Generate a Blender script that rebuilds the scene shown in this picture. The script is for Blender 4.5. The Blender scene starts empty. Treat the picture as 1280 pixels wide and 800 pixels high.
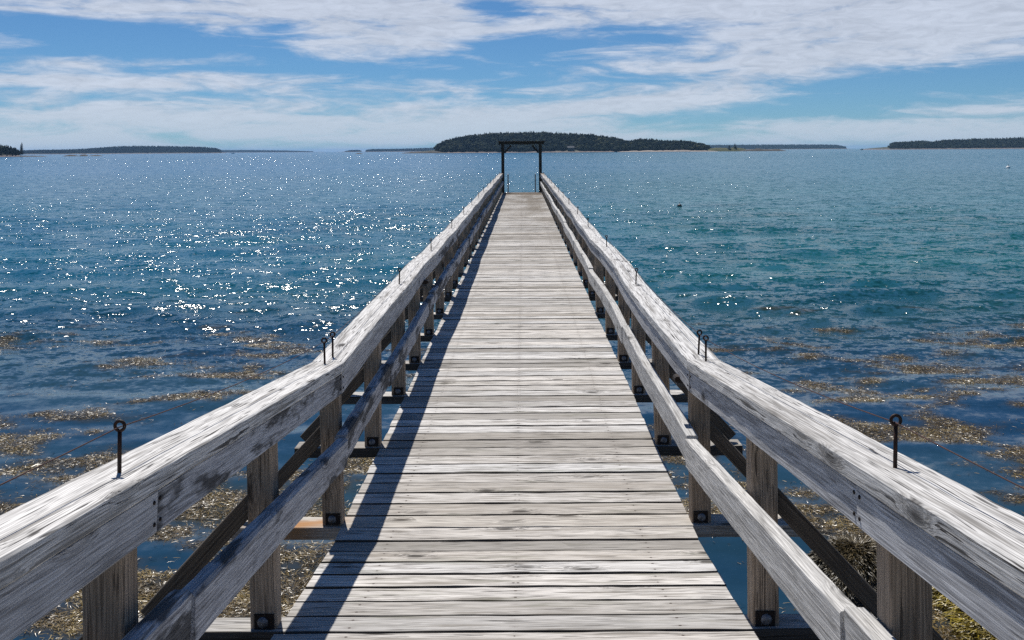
import bpy, math, random
import numpy as np
from mathutils import Vector, Matrix

random.seed(11)
rng = np.random.default_rng(11)
scene = bpy.context.scene
COL = scene.collection
PI = math.pi

# ------------------------------------------------------------------ camera frame
F = 1250.0            # focal length in photo pixels (1280 wide)
EYE = 3.8             # eye above the water
CX = 0.034            # eye to the right of the pier's centre line
ZD = EYE - 1.61       # deck level
KINK = 4.1            # where the ramp meets the level pier
SLOPE = 0.108
PIER_END = 38.3
ROLL = 0.0063

def deck_z(y):
    return ZD + max(0.0, KINK - y) * SLOPE

# ------------------------------------------------------------------ object helpers
def link(o, parent=None):
    COL.objects.link(o)
    if parent is not None:
        o.parent = parent
    return o

def tag(o, label=None, cat=None, group=None, kind=None):
    if label: o['label'] = label
    if cat: o['category'] = cat
    if group: o['group'] = group
    if kind: o['kind'] = kind
    return o

def empty(name, loc=(0, 0, 0)):
    o = bpy.data.objects.new(name, None)
    o.location = loc
    o.empty_display_size = 0.2
    return link(o)

class MB:
    """collects shapes; build() links them as one mesh object"""
    def __init__(self):
        self.v, self.f, self.wc, self.tone, self.smooth, self.pv = [], [], [], [], [], []
    def add(self, verts, faces, wc=None, tone=0.5, smooth=False, pv=None):
        n = len(self.v)
        self.v.extend(verts)
        self.f.extend([[i + n for i in f] for f in faces])
        self.wc.extend(wc if wc is not None else [tuple(p) for p in verts])
        self.tone.extend([tone] * len(verts))
        self.pv.extend(pv if pv is not None else [0.0] * len(verts))
        self.smooth.extend([smooth] * len(faces))
    def sweep(self, path, w, h, side, chamfer=0.004, rough=0.0, tone=None, off=None, closed_ends=True, taper=None):
        """rectangular section w (along side) x h (along up) swept along path; side is a fixed sideways vector"""
        path = [Vector(p) for p in path]
        side = Vector(side).normalized()
        if tone is None: tone = random.random()
        if off is None: off = (random.uniform(0, 90), random.uniform(0, 9), random.uniform(0, 9))
        c = chamfer
        a, b = w / 2, h / 2
        prof = [(-a + c, -b), (a - c, -b), (a, -b + c), (a, b - c), (a - c, b), (-a + c, b), (-a, b - c), (-a, -b + c)]
        verts, wcs, faces, pvs = [], [], [], []
        s = 0.0
        N = len(path)
        for i, p in enumerate(path):
            t = (path[min(i + 1, N - 1)] - path[max(i - 1, 0)]).normalized()
            sd = (side - t * side.dot(t)).normalized()
            up = sd.cross(t)
            if up.z < -1e-6 or (abs(up.z) < 1e-6 and up.y > 0): up = -up
            if i: s += (path[i] - path[i - 1]).length
            for (x, y) in prof:
                jx = random.gauss(0, rough) if rough else 0
                jy = random.gauss(0, rough) if rough else 0
                verts.append(tuple(p + sd * (x + jx) + up * (y + jy)))
                wcs.append((off[0] + s, off[1] + x, off[2] + y)); pvs.append(x / a)
        for i in range(N - 1):
            for k in range(8):
                k2 = (k + 1) % 8
                faces.append([i * 8 + k, i * 8 + k2, (i + 1) * 8 + k2, (i + 1) * 8 + k])
        if closed_ends:
            faces.append(list(range(7, -1, -1)))
            faces.append([(N - 1) * 8 + k for k in range(8)])
        self.add(verts, faces, wcs, tone, pv=pvs)
        return self
    def tube(self, path, r, seg=8, cap=True):
        path = [Vector(p) for p in path]
        N = len(path)
        verts, faces = [], []
        ref = None
        for i, p in enumerate(path):
            t = (path[min(i + 1, N - 1)] - path[max(i - 1, 0)]).normalized()
            if ref is None:
                ref = Vector((0, 0, 1)) if abs(t.z) < 0.9 else Vector((1, 0, 0))
            a = (ref - t * ref.dot(t)).normalized()
            ref = a
            b = t.cross(a)
            rr = r[i] if isinstance(r, (list, tuple)) else r
            for k in range(seg):
                an = 2 * PI * k / seg
                verts.append(tuple(p + a * math.cos(an) * rr + b * math.sin(an) * rr))
        for i in range(N - 1):
            for k in range(seg):
                k2 = (k + 1) % seg
                faces.append([i * seg + k, i * seg + k2, (i + 1) * seg + k2, (i + 1) * seg + k])
        if cap:
            faces.append(list(range(seg - 1, -1, -1)))
            faces.append([(N - 1) * seg + k for k in range(seg)])
        self.add(verts, faces, None, 0.5, True)
        return self
    def box(self, c, size, chamfer=0.004, rough=0.0):
        x, y, z = c; sx, sy, sz = size
        return self.sweep([(x, y - sy / 2, z), (x, y + sy / 2, z)], sx, sz, (1, 0, 0), chamfer, rough)
    def torus(self, c, R, r, normal='y', seg=20, tseg=10):
        verts, faces = [], []
        for i in range(seg):
            a = 2 * PI * i / seg
            for k in range(tseg):
                b = 2 * PI * k / tseg
                rr = R + r * math.cos(b)
                if normal == 'y':
                    verts.append((c[0] + rr * math.cos(a), c[1] + r * math.sin(b), c[2] + rr * math.sin(a)))
                else:
                    verts.append((c[0] + rr * math.cos(a), c[1] + rr * math.sin(a), c[2] + r * math.sin(b)))
        for i in range(seg):
            for k in range(tseg):
                i2, k2 = (i + 1) % seg, (k + 1) % tseg
                faces.append([i * tseg + k, i2 * tseg + k, i2 * tseg + k2, i * tseg + k2])
        self.add(verts, faces, None, 0.5, True)
        return self
    def lathe(self, c, prof, seg=16, axis='z'):
        verts, faces = [], []
        for (r, h) in prof:
            for k in range(seg):
                a = 2 * PI * k / seg
                if axis == 'z': verts.append((c[0] + r * math.cos(a), c[1] + r * math.sin(a), c[2] + h))
                else: verts.append((c[0] + r * math.cos(a), c[1] + h, c[2] + r * math.sin(a)))
        for i in range(len(prof) - 1):
            for k in range(seg):
                k2 = (k + 1) % seg
                faces.append([i * seg + k, i * seg + k2, (i + 1) * seg + k2, (i + 1) * seg + k])
        faces.append(list(range(seg)))
        faces.append([(len(prof) - 1) * seg + k for k in range(seg)])
        self.add(verts, faces, None, 0.5, True)
        return self
    def mesh(self, name, mat):
        me = bpy.data.meshes.new(name)
        me.from_pydata(self.v, [], self.f)
        me.polygons.foreach_set('use_smooth', self.smooth)
        a = me.attributes.new('wc', 'FLOAT_VECTOR', 'POINT')
        a.data.foreach_set('vector', np.array(self.wc, dtype=np.float32).ravel())
        b = me.attributes.new('tone', 'FLOAT', 'POINT')
        b.data.foreach_set('value', np.array(self.tone, dtype=np.float32))
        c = me.attributes.new('pv', 'FLOAT', 'POINT')
        c.data.foreach_set('value', np.array(self.pv, dtype=np.float32))
        import bmesh
        bm = bmesh.new(); bm.from_mesh(me)
        bmesh.ops.recalc_face_normals(bm, faces=bm.faces)
        bm.to_mesh(me); bm.free()
        me.materials.append(mat)
        return me
    def build(self, name, mat, parent=None):
        return link(bpy.data.objects.new(name, self.mesh(name, mat)), parent)

def np_mesh(name, verts, faces, mat, smooth=False, attrs=None):
    """fast mesh from arrays; faces is an (n, k) array"""
    me = bpy.data.meshes.new(name)
    nv, (nf, k) = len(verts), faces.shape
    me.vertices.add(nv)
    me.vertices.foreach_set('co', np.asarray(verts, dtype=np.float32).ravel())
    me.loops.add(nf * k)
    me.loops.foreach_set('vertex_index', faces.astype(np.int32).ravel())
    me.polygons.add(nf)
    me.polygons.foreach_set('loop_start', np.arange(0, nf * k, k, dtype=np.int32))
    me.polygons.foreach_set('use_smooth', np.full(nf, smooth, dtype=bool))
    for an, arr in (attrs or {}).items():
        at = me.attributes.new(an, 'FLOAT', 'POINT')
        at.data.foreach_set('value', np.asarray(arr, dtype=np.float32))
    me.update(calc_edges=True)
    me.validate()
    me.materials.append(mat)
    return me

# ------------------------------------------------------------------ node helpers
class NT:
    def __init__(self, tree):
        self.t = tree; self.n = tree.nodes; self.l = tree.links
        self.n.clear()
    def node(self, typ, **kw):
        nd = self.n.new(typ)
        ins = kw.pop('ins', {})
        for k, v in kw.items(): setattr(nd, k, v)
        for k, v in ins.items(): self.put(nd.inputs[k], v)
        return nd
    def put(self, sock, v):
        if isinstance(v, bpy.types.NodeSocket): self.l.new(v, sock)
        elif isinstance(v, bpy.types.Node): self.l.new(v.outputs[0], sock)
        else:
            if sock.type == 'RGBA' and isinstance(v, (tuple, list)) and len(v) == 3: v = (*v, 1)
            sock.default_value = v
    def m(self, op, a, b=None, c=None, clamp=False):
        nd = self.n.new('ShaderNodeMath'); nd.operation = op; nd.use_clamp = clamp
        self.put(nd.inputs[0], a)
        if b is not None: self.put(nd.inputs[1], b)
        if c is not None: self.put(nd.inputs[2], c)
        return nd.outputs[0]
    def vm(self, op, a, b=None, s=None):
        nd = self.n.new('ShaderNodeVectorMath'); nd.operation = op
        self.put(nd.inputs[0], a)
        if b is not None: self.put(nd.inputs[1], b)
        if s is not None: self.put(nd.inputs['Scale'], s)
        return nd.outputs[0]
    def xyz(self, x, y, z):
        nd = self.n.new('ShaderNodeCombineXYZ')
        for i, v in enumerate((x, y, z)): self.put(nd.inputs[i], v)
        return nd.outputs[0]
    def sep(self, v):
        nd = self.n.new('ShaderNodeSeparateXYZ'); self.put(nd.inputs[0], v)
        return nd.outputs
    def noise(self, vec, scale=1.0, detail=2.0, rough=0.5, dist=0.0, out='Fac', dim='3D'):
        nd = self.n.new('ShaderNodeTexNoise'); nd.noise_dimensions = dim
        self.put(nd.inputs['Vector'], vec)
        nd.inputs['Scale'].default_value = scale
        nd.inputs['Detail'].default_value = detail
        nd.inputs['Roughness'].default_value = rough
        nd.inputs['Distortion'].default_value = dist
        return nd.outputs[out]
    def ss(self, v, lo, hi, a=0.0, b=1.0):
        nd = self.n.new('ShaderNodeMapRange'); nd.interpolation_type = 'SMOOTHSTEP'
        self.put(nd.inputs[0], v)
        for i, x in enumerate((lo, hi, a, b)): self.put(nd.inputs[i + 1], x)
        return nd.outputs[0]
    def mix(self, f, a, b, mode='MIX'):
        nd = self.n.new('ShaderNodeMix'); nd.data_type = 'RGBA'; nd.blend_type = mode
        self.put(nd.inputs[0], f); self.put(nd.inputs[6], a); self.put(nd.inputs[7], b)
        return nd.outputs[2]
    def attr(self, name, out='Vector'):
        nd = self.n.new('ShaderNodeAttribute'); nd.attribute_name = name
        return nd.outputs[out]

def new_mat(name):
    m = bpy.data.materials.new(name); m.use_nodes = True
    return m, NT(m.node_tree)

def finish(t, **ins):
    b = t.node('ShaderNodeBsdfPrincipled', ins=ins)
    o = t.node('ShaderNodeOutputMaterial')
    t.l.new(b.outputs[0], o.inputs[0])
    return b

# ------------------------------------------------------------------ materials
def wood(name, light, mid, dark, grain=0.5, blotch=0.5, crack=0.5, stain=0.0, stain_col=(0.02, 0.02, 0.022), rust=0.0,
         moss=0.0, far_brown=0.0, tone_amt=0.5, knots=True, bump=0.5, rough=0.85, rings=0.6, edge=0.0, ring_n=85.0, wav=0.035, fw=5.0):
    m, t = new_mat(name)
    u, v, w = t.sep(t.attr('wc'))
    tone = t.attr('tone', 'Fac')
    # knots push the grain aside
    kv = t.xyz(t.m('MULTIPLY', u, 4.2), t.m('MULTIPLY', t.m('ADD', v, w), 11.0), 0.0)
    vo = t.node('ShaderNodeTexVoronoi', ins={'Vector': kv, 'Scale': 1.0, 'Randomness': 1.0})
    kd = vo.outputs['Distance']
    kcol = t.sep(vo.outputs['Color'])[0]
    has = t.m('GREATER_THAN', kcol, 0.74)
    bend = t.m('MULTIPLY', t.ss(kd, 0.5, 0.0), has)
    warp = t.noise(t.xyz(t.m('MULTIPLY', u, 1.1), t.m('MULTIPLY', v, 7.0), t.m('MULTIPLY', w, 7.0)), 1.0, 2.0)
    shift = t.m('ADD', t.m('MULTIPLY', t.m('SUBTRACT', warp, 0.5), wav), t.m('MULTIPLY', bend, 0.018))
    v2 = t.m('ADD', v, shift)
    w2 = t.m('ADD', w, shift)
    g1 = t.noise(t.xyz(t.m('MULTIPLY', u, 2.6), t.m('MULTIPLY', v2, 140.0), t.m('MULTIPLY', w2, 140.0)), 1.0, 3.0, 0.62)
    g2 = t.noise(t.xyz(t.m('MULTIPLY', u, 7.0), t.m('MULTIPLY', v2, 330.0), t.m('MULTIPLY', w2, 330.0)), 1.0, 2.0, 0.6)
    g3 = t.noise(t.xyz(t.m('MULTIPLY', u, 1.3), t.m('MULTIPLY', v2, 34.0), t.m('MULTIPLY', w2, 34.0)), 1.0, 3.0, 0.6)
    bl = t.noise(t.xyz(t.m('MULTIPLY', u, 2.0), t.m('MULTIPLY', v2, 27.0), t.m('MULTIPLY', w2, 27.0)), 1.0, 5.0, 0.68)
    col = t.mix(t.ss(t.m('ADD', t.m('MULTIPLY', g1, 0.6), t.m('MULTIPLY', g3, 0.4)), 0.47 + 0.06 * (1 - grain), 0.375), light, mid)
    col = t.mix(t.m('MULTIPLY', t.ss(bl, 0.53, 0.64), blotch), col, mid)
    # per board tone
    col = t.mix(t.m('MULTIPLY', t.ss(tone, 0.35, 1.0), tone_amt), col, mid)
    tb = t.m('ADD', 1.0 - 0.16 * tone_amt, t.m('MULTIPLY', t.m('FRACT', t.m('MULTIPLY', tone, 7.31)), 0.32 * tone_amt))
    col = t.mix(1.0, col, t.xyz(tb, tb, tb), 'MULTIPLY')
    # a warm or cool cast from board to board
    cast = t.m('FRACT', t.m('MULTIPLY', tone, 13.7))
    col = t.mix(0.5 * tone_amt, col, t.mix(cast, (1.0, 0.93, 0.86), (0.93, 0.97, 1.04)), 'MULTIPLY')
    fine = t.ss(g2, 0.38, 0.62, 0.66, 1.12)
    col = t.mix(0.85, col, t.xyz(fine, fine, fine), 'MULTIPLY')
    # growth-ring lines that bend round the knots
    fld = t.noise(t.xyz(t.m('MULTIPLY', u, 0.6), t.m('MULTIPLY', v, 6.0), t.m('MULTIPLY', w, 6.0)), 1.0, 1.5, 0.5)
    ph = t.m('ADD', t.m('MULTIPLY', t.m('ADD', v, w), ring_n), t.m('MULTIPLY', fld, fw))
    ph = t.m('ADD', ph, t.m('MULTIPLY', t.m('MULTIPLY', t.ss(kd, 0.60, 0.0), has), 3.2))
    ph = t.m('ADD', ph, t.m('MULTIPLY', g2, 0.35))
    fr_ = t.m('FRACT', ph)
    line = t.m('MULTIPLY', t.ss(fr_, 0.55, 0.90), t.ss(fr_, 1.0, 0.93))
    line = t.m('MULTIPLY', line, t.ss(t.m('ADD', t.m('MULTIPLY', bl, 0.5), t.m('MULTIPLY', g1, 0.5)), 0.36, 0.60))
    col = t.mix(t.m('MULTIPLY', line, rings), col, t.mix(0.45, mid, dark))
    # cracks and dark late wood
    cr = t.m('MULTIPLY', t.ss(g1, 0.61, 0.66), t.ss(bl, 0.42, 0.56))
    col = t.mix(t.m('MULTIPLY', cr, crack), col, dark)
    cr2 = t.noise(t.xyz(t.m('MULTIPLY', u, 6.0), t.m('MULTIPLY', v2, 150.0), t.m('MULTIPLY', w2, 150.0)), 1.0, 1.0)
    cr2 = t.m('MULTIPLY', t.ss(cr2, 0.60, 0.65), t.ss(g3, 0.42, 0.58))
    col = t.mix(t.m('MULTIPLY', cr2, crack * 0.9), col, dark)
    if knots:
        kn = t.m('MULTIPLY', t.ss(t.m('ADD', kd, t.m('MULTIPLY', t.m('SUBTRACT', g1, 0.5), 0.35)), 0.20, 0.07), has)
        col = t.mix(t.m('MULTIPLY', kn, 0.85), col, dark)
        halo = t.m('MULTIPLY', t.m('MULTIPLY', t.ss(kd, 0.55, 0.12), has), t.ss(g1, 0.42, 0.6))
        col = t.mix(t.m('MULTIPLY', halo, 0.75), col, dark)
    if edge:  # edge wear plus shade painted into the colour so board gaps read dark
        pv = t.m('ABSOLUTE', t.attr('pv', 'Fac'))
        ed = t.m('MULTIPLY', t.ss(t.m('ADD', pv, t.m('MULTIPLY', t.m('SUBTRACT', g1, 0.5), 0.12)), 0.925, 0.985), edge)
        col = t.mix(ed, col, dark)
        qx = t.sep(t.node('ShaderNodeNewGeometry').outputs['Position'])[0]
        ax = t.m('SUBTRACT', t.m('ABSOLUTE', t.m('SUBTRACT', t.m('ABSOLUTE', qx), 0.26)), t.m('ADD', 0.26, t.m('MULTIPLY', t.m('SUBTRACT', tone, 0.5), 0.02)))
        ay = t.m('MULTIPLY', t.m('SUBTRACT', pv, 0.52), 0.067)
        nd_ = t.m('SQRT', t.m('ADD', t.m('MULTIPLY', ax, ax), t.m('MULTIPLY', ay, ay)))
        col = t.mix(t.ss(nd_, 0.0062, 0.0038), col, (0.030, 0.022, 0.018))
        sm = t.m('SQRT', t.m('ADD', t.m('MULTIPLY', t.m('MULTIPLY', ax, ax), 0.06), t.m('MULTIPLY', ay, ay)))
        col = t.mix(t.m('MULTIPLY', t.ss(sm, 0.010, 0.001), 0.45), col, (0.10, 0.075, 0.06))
    if moss:
        mo = t.noise(t.xyz(t.m('MULTIPLY', u, 1.5), t.m('MULTIPLY', v2, 16.0), w), 1.0, 5.0, 0.68)
        col = t.mix(t.m('MULTIPLY', t.ss(mo, 0.54, 0.72), moss), col, (0.10, 0.105, 0.055))
    if far_brown:
        px, py, pz = t.sep(t.node('ShaderNodeNewGeometry').outputs['Position'])
        fb = t.m('MULTIPLY', t.ss(py, 9.0, 34.0), t.ss(t.noise(t.xyz(t.m('MULTIPLY', px, 1.8), t.m('MULTIPLY', py, 0.5), 0.0), 1.0, 3.0), 0.30, 0.66))
        fb = t.m('MULTIPLY', fb, t.ss(px, -1.0, 0.6, 0.35, 1.0))
        col = t.mix(t.m('MULTIPLY', fb, far_brown), col, (0.135, 0.105, 0.070))
        fe = t.ss(py, 35.2, 37.4)
        col = t.mix(t.m('MULTIPLY', fe, 0.75), col, (0.16, 0.115, 0.07))
    if stain:
        st = t.noise(t.xyz(t.m('MULTIPLY', u, 1.9), t.m('MULTIPLY', v, 9.0), t.m('MULTIPLY', w, 9.0)), 1.0, 4.0, 0.62)
        col = t.mix(t.m('MULTIPLY', t.ss(st, 0.50, 0.58), stain), col, stain_col)
    if rust:
        ru = t.noise(t.xyz(t.m('MULTIPLY', u, 3.0), t.m('MULTIPLY', v, 8.0), w), 1.0, 3.0)
        rx = t.sep(t.node('ShaderNodeNewGeometry').outputs['Position'])[0]
        col = t.mix(t.m('MULTIPLY', t.m('MULTIPLY', t.ss(ru, 0.36, 0.60), t.ss(rx, -0.55, -0.80)), rust), col, (0.42, 0.19, 0.05))
    h = t.m('ADD', t.m('MULTIPLY', g1, 0.7), t.m('MULTIPLY', g2, 0.3))
    h = t.m('SUBTRACT', h, t.m('MULTIPLY', cr, 0.5))
    bp = t.node('ShaderNodeBump', ins={'Strength': bump, 'Distance': 0.004, 'Height': h})
    finish(t, **{'Base Color': col, 'Roughness': rough, 'Normal': bp.outputs[0], 'Specular IOR Level': 0.25})
    return m

M = {}
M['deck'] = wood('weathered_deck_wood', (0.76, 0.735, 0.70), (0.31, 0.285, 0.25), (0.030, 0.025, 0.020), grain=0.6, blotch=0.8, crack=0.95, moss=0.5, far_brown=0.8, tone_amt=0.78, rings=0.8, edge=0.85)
M['cap'] = wood('bleached_rail_wood', (0.76, 0.745, 0.72), (0.30, 0.285, 0.265), (0.03, 0.026, 0.024), grain=0.35, blotch=0.30, crack=1.0, tone_amt=0.25, bump=0.4, far_brown=0.7, rings=0.65, ring_n=150.0, wav=0.012, fw=3.0)
M['board'] = wood('grey_rail_wood', (0.55, 0.55, 0.56), (0.25, 0.245, 0.25), (0.05, 0.045, 0.045), grain=0.6, blotch=0.5, crack=0.55, tone_amt=0.3, bump=0.4, wav=0.02, fw=4.0)
M['stained'] = wood('mildewed_rail_wood', (0.55, 0.56, 0.59), (0.26, 0.26, 0.28), (0.04, 0.04, 0.045), grain=0.5, blotch=0.5, crack=0.6, stain=0.85, tone_amt=0.2, bump=0.4, wav=0.02, fw=4.0)
M['lightboard'] = wood('pale_rail_wood', (0.66, 0.65, 0.63), (0.34, 0.33, 0.315), (0.06, 0.055, 0.05), grain=0.6, blotch=0.4, crack=0.5, tone_amt=0.3, bump=0.7)
M['post'] = wood('brown_post_wood', (0.46, 0.36, 0.27), (0.26, 0.195, 0.14), (0.03, 0.022, 0.018), grain=0.6, blotch=0.6, crack=0.7, tone_amt=0.35, bump=0.7)
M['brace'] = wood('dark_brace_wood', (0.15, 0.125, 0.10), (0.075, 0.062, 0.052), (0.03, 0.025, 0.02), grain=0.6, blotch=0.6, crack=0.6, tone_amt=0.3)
M['rusty'] = wood('rust_stained_wood', (0.60, 0.56, 0.50), (0.34, 0.30, 0.26), (0.05, 0.04, 0.03), grain=0.4, blotch=0.5, crack=0.6, rust=0.8, tone_amt=0.2)
M['gate'] = wood('black_treated_wood', (0.075, 0.062, 0.052), (0.035, 0.030, 0.026), (0.01, 0.009, 0.008), tone_amt=0.2, knots=False)
M['pile'] = wood('wet_pile_wood', (0.13, 0.11, 0.09), (0.07, 0.06, 0.05), (0.02, 0.02, 0.018), tone_amt=0.2)

def metal(name, c1, c2, rough, metallic=0.6, sc=60):
    m, t = new_mat(name)
    n = t.noise(t.node('ShaderNodeTexCoord').outputs['Object'], sc, 4.0, 0.65)
    finish(t, **{'Base Color': t.mix(t.ss(n, 0.38, 0.62), c1, c2), 'Roughness': t.ss(n, 0.3, 0.7, rough - 0.1, rough + 0.15), 'Metallic': metallic,
                 'Normal': t.node('ShaderNodeBump', ins={'Strength': 0.4, 'Distance': 0.001, 'Height': n}).outputs[0]})
    return m
M['iron'] = metal('rusted_black_iron', (0.012, 0.009, 0.009), (0.05, 0.022, 0.014), 0.6, 0.5)
M['plate'] = metal('tarred_steel', (0.010, 0.008, 0.009), (0.030, 0.020, 0.016), 0.7, 0.3)
M['bolt'] = metal('galvanised_bolt', (0.10, 0.11, 0.13), (0.22, 0.24, 0.28), 0.55, 0.5)
M['wire'] = metal('rusty_wire', (0.030, 0.014, 0.012), (0.085, 0.033, 0.022), 0.6, 0.3)
M['alu'] = metal('grey_aluminium', (0.32, 0.33, 0.34), (0.42, 0.43, 0.44), 0.5, 0.6)
M['dark_float'] = metal('dark_float_paint', (0.02, 0.02, 0.025), (0.05, 0.05, 0.055), 0.5, 0.0, 6)
M['white_float'] = metal('white_float_paint', (0.75, 0.75, 0.73), (0.82, 0.82, 0.80), 0.5, 0.0, 6)

# ------------------------------------------------------------------ sea surface height (small wind waves)
NW = 46
w_len = np.exp(rng.uniform(math.log(0.55), math.log(5.5), NW))
w_dir = rng.normal(math.radians(-100), math.radians(32), NW)      # travelling towards the shore, a little from the left
w_kx, w_ky = 2 * PI / w_len * np.cos(w_dir), 2 * PI / w_len * np.sin(w_dir)
w_ph = rng.uniform(0, 2 * PI, NW)
w_amp = 0.0060 * w_len ** 0.75 * rng.uniform(0.6, 1.3, NW)

def calm(x, y):
    """waves die down over the weed beds by the shore"""
    t = np.clip((y - 13.0 - 0.10 * np.abs(x)) / 11.0, 0, 1)
    return 0.28 + 0.72 * t * t * (3 - 2 * t)

def sea(x, y, cell=None):
    z = np.zeros_like(x)
    for i in range(NW):
        a = w_amp[i]
        if cell is not None:
            a = a * np.clip((w_len[i] / np.maximum(cell, 1e-3) - 3.0) / 4.0, 0, 1)
        s = np.sin(w_kx[i] * x + w_ky[i] * y + w_ph[i])
        z += a * (s + 0.25 * (s * s - 0.5))
    return z * calm(x, y)

# water material
m, t = new_mat('sea_water')
geo = t.node('ShaderNodeNewGeometry')
P = geo.outputs['Position']
px, py, pz = t.sep(P)
dist = t.vm('LENGTH', P)
dist = t.node('ShaderNodeVectorMath', operation='LENGTH', ins={0: P}).outputs['Value']
def slope_layer(sx, sy, detail=1.5, seed=0.0):
    c = t.noise(t.xyz(t.m('MULTIPLY', px, sx), t.m('MULTIPLY', py, sy), seed), 1.0, detail, 0.55, out='Color')
    return t.vm('SUBTRACT', c, (0.5, 0.5, 0.5))
calm_s = t.ss(t.m('SUBTRACT', py, t.m('MULTIPLY', t.m('ABSOLUTE', px), 0.10)), 13.0, 24.0)
gust = t.noise(t.xyz(t.m('MULTIPLY', px, 0.018), t.m('MULTIPLY', py, 0.03), 4.0), 1.0, 3.0)
grp = t.noise(t.xyz(t.m('MULTIPLY', px, 0.22), t.m('MULTIPLY', py, 0.42), 9.0), 1.0, 3.0)
s1 = t.vm('SCALE', slope_layer(15.0, 15.0, 2.0, 1.0), s=t.m('MULTIPLY', t.ss(dist, 110.0, 25.0), 1.15))
s2 = t.vm('SCALE', slope_layer(6.0, 6.5, 3.0, 7.0), s=t.ss(dist, 320.0, 60.0, 0.0, 2.3))
s3 = t.vm('SCALE', slope_layer(1.3, 3.0, 2.0, 13.0), s=t.ss(dist, 15.0, 120.0, 1.9, 2.4))
s4 = t.vm('SCALE', slope_layer(0.5, 0.75, 3.0, 19.0), s=t.ss(dist, 120.0, 500.0, 0.0, 2.3))
sl = t.vm('ADD', t.vm('ADD', s1, s2), t.vm('ADD', s3, s4))
amt = t.m('MULTIPLY', t.m('ADD', 0.075, t.m('MULTIPLY', calm_s, 0.925)), t.m('MULTIPLY', t.ss(gust, 0.3, 0.7, 0.85, 1.15), t.ss(grp, 0.3, 0.7, 0.80, 1.2)))
amt = t.m('MULTIPLY', amt, t.ss(dist, 350.0, 1500.0, 1.0, 0.62))
sl = t.vm('SCALE', sl, s=amt)
sx, sy, sz = t.sep(sl)
nrm = t.vm('NORMALIZE', t.vm('ADD', geo.outputs['Normal'], t.xyz(t.m('MULTIPLY', sx, 0.60), t.m('MULTIPLY', sy, 0.80), 0.0)))
deep = t.ss(py, 16.0, 34.0)
pat = t.noise(t.xyz(t.m('MULTIPLY', px, 0.10), t.m('MULTIPLY', py, 0.20), 2.0), 1.0, 3.0)
c_near = t.mix(t.ss(pat, 0.35, 0.65), (0.006, 0.030, 0.062), (0.016, 0.048, 0.068))
side_ = t.ss(px, -14.0, 16.0)
c_teal = t.mix(t.ss(pat, 0.35, 0.65), t.mix(side_, (0.003, 0.084, 0.142), (0.009, 0.092, 0.104)), t.mix(side_, (0.005, 0.100, 0.152), (0.013, 0.110, 0.116)))
c_far = t.mix(t.ss(px, -50.0, 70.0), (0.001, 0.094, 0.195), (0.008, 0.098, 0.136))
body = t.mix(t.ss(dist, 45.0, 260.0), t.mix(deep, c_near, c_teal), c_far)
body = t.mix(t.m('MULTIPLY', t.attr('weed', 'Fac'), 0.75), body, (0.060, 0.044, 0.014))
finish(t, **{'Base Color': body, 'Roughness': 0.14, 'IOR': 1.333, 'Specular IOR Level': 0.42, 'Normal': nrm})
M['sea'] = m

def vnoise(x, y, seed=0):
    """smooth value noise, vectorised"""
    xi, yi = np.floor(x).astype(np.int64), np.floor(y).astype(np.int64)
    xf, yf = x - xi, y - yi
    def hsh(a, b):
        h = (a * 374761393 + b * 668265263 + seed * 1442695041) & 0x7fffffff
        h = ((h ^ (h >> 13)) * 1274126177) & 0x7fffffff
        return ((h ^ (h >> 16)) & 0xffff) / 65535.0
    u, v = xf * xf * (3 - 2 * xf), yf * yf * (3 - 2 * yf)
    return (hsh(xi, yi) * (1 - u) + hsh(xi + 1, yi) * u) * (1 - v) + (hsh(xi, yi + 1) * (1 - u) + hsh(xi + 1, yi + 1) * u) * v
def fbm(x, y, seed=0, oct=4):
    s, a, tot = 0, 1.0, 0
    for i in range(oct):
        s = s + a * vnoise(x * 2 ** i + 17.3 * i, y * 2 ** i + 9.1 * i, seed + i); tot += a; a *= 0.5
    return s / tot

def weed_field(wx, wy):
    patch = 0.58 * fbm(wx * 0.60 + 3, wy * 1.05 + 1, 21, 4) + 0.42 * fbm(wx * 1.9, wy * 3.0, 33, 3)
    cov = np.interp(wy, [6.6, 8.0, 9.5, 11.5, 13.5, 15.5, 18, 20.5, 21.5], [0.58, 0.52, 0.46, 0.40, 0.33, 0.25, 0.12, 0.0, -0.2])
    cov = cov * np.interp(wx, [-17, -6, -1, 2.0, 4, 17], [0.50, 0.80, 0.78, 0.75, 1.20, 1.25])
    return patch - (0.485 + 0.26 * (0.5 - cov))

# water sheet: fine near the pier, coarser outwards to the horizon
ys = list(np.arange(-14.0, 24.0, 0.11))
step = 0.11
while ys[-1] < 32000:
    step *= 1.017
    ys.append(ys[-1] + step)
ys = np.array(ys)
NCOL = 420
ts = np.linspace(-1, 1, NCOL)
half = 13.0 + 0.80 * np.maximum(ys, 0)
X = half[:, None] * ts[None, :] + 1.0
Y = np.repeat(ys[:, None], NCOL, 1)
cell = np.maximum(np.gradient(ys)[:, None], (2 * half / NCOL)[:, None]) * np.ones_like(X)
Z = sea(X, Y, cell)
V = np.stack([X, Y, Z], -1).reshape(-1, 3)
idx = np.arange(len(ys) * NCOL).reshape(len(ys), NCOL)
Q = np.stack([idx[:-1, :-1], idx[:-1, 1:], idx[1:, 1:], idx[1:, :-1]], -1).reshape(-1, 4)
water = link(bpy.data.objects.new('sea_water', np_mesh('sea_water', V, Q, M['sea'], True, {'weed': np.where((Y.ravel() > 4) & (Y.ravel() < 24), np.clip((weed_field(X.ravel(), Y.ravel()) + 0.05) / 0.11, 0, 1), 0.0)})))
tag(water, kind='structure')
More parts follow.
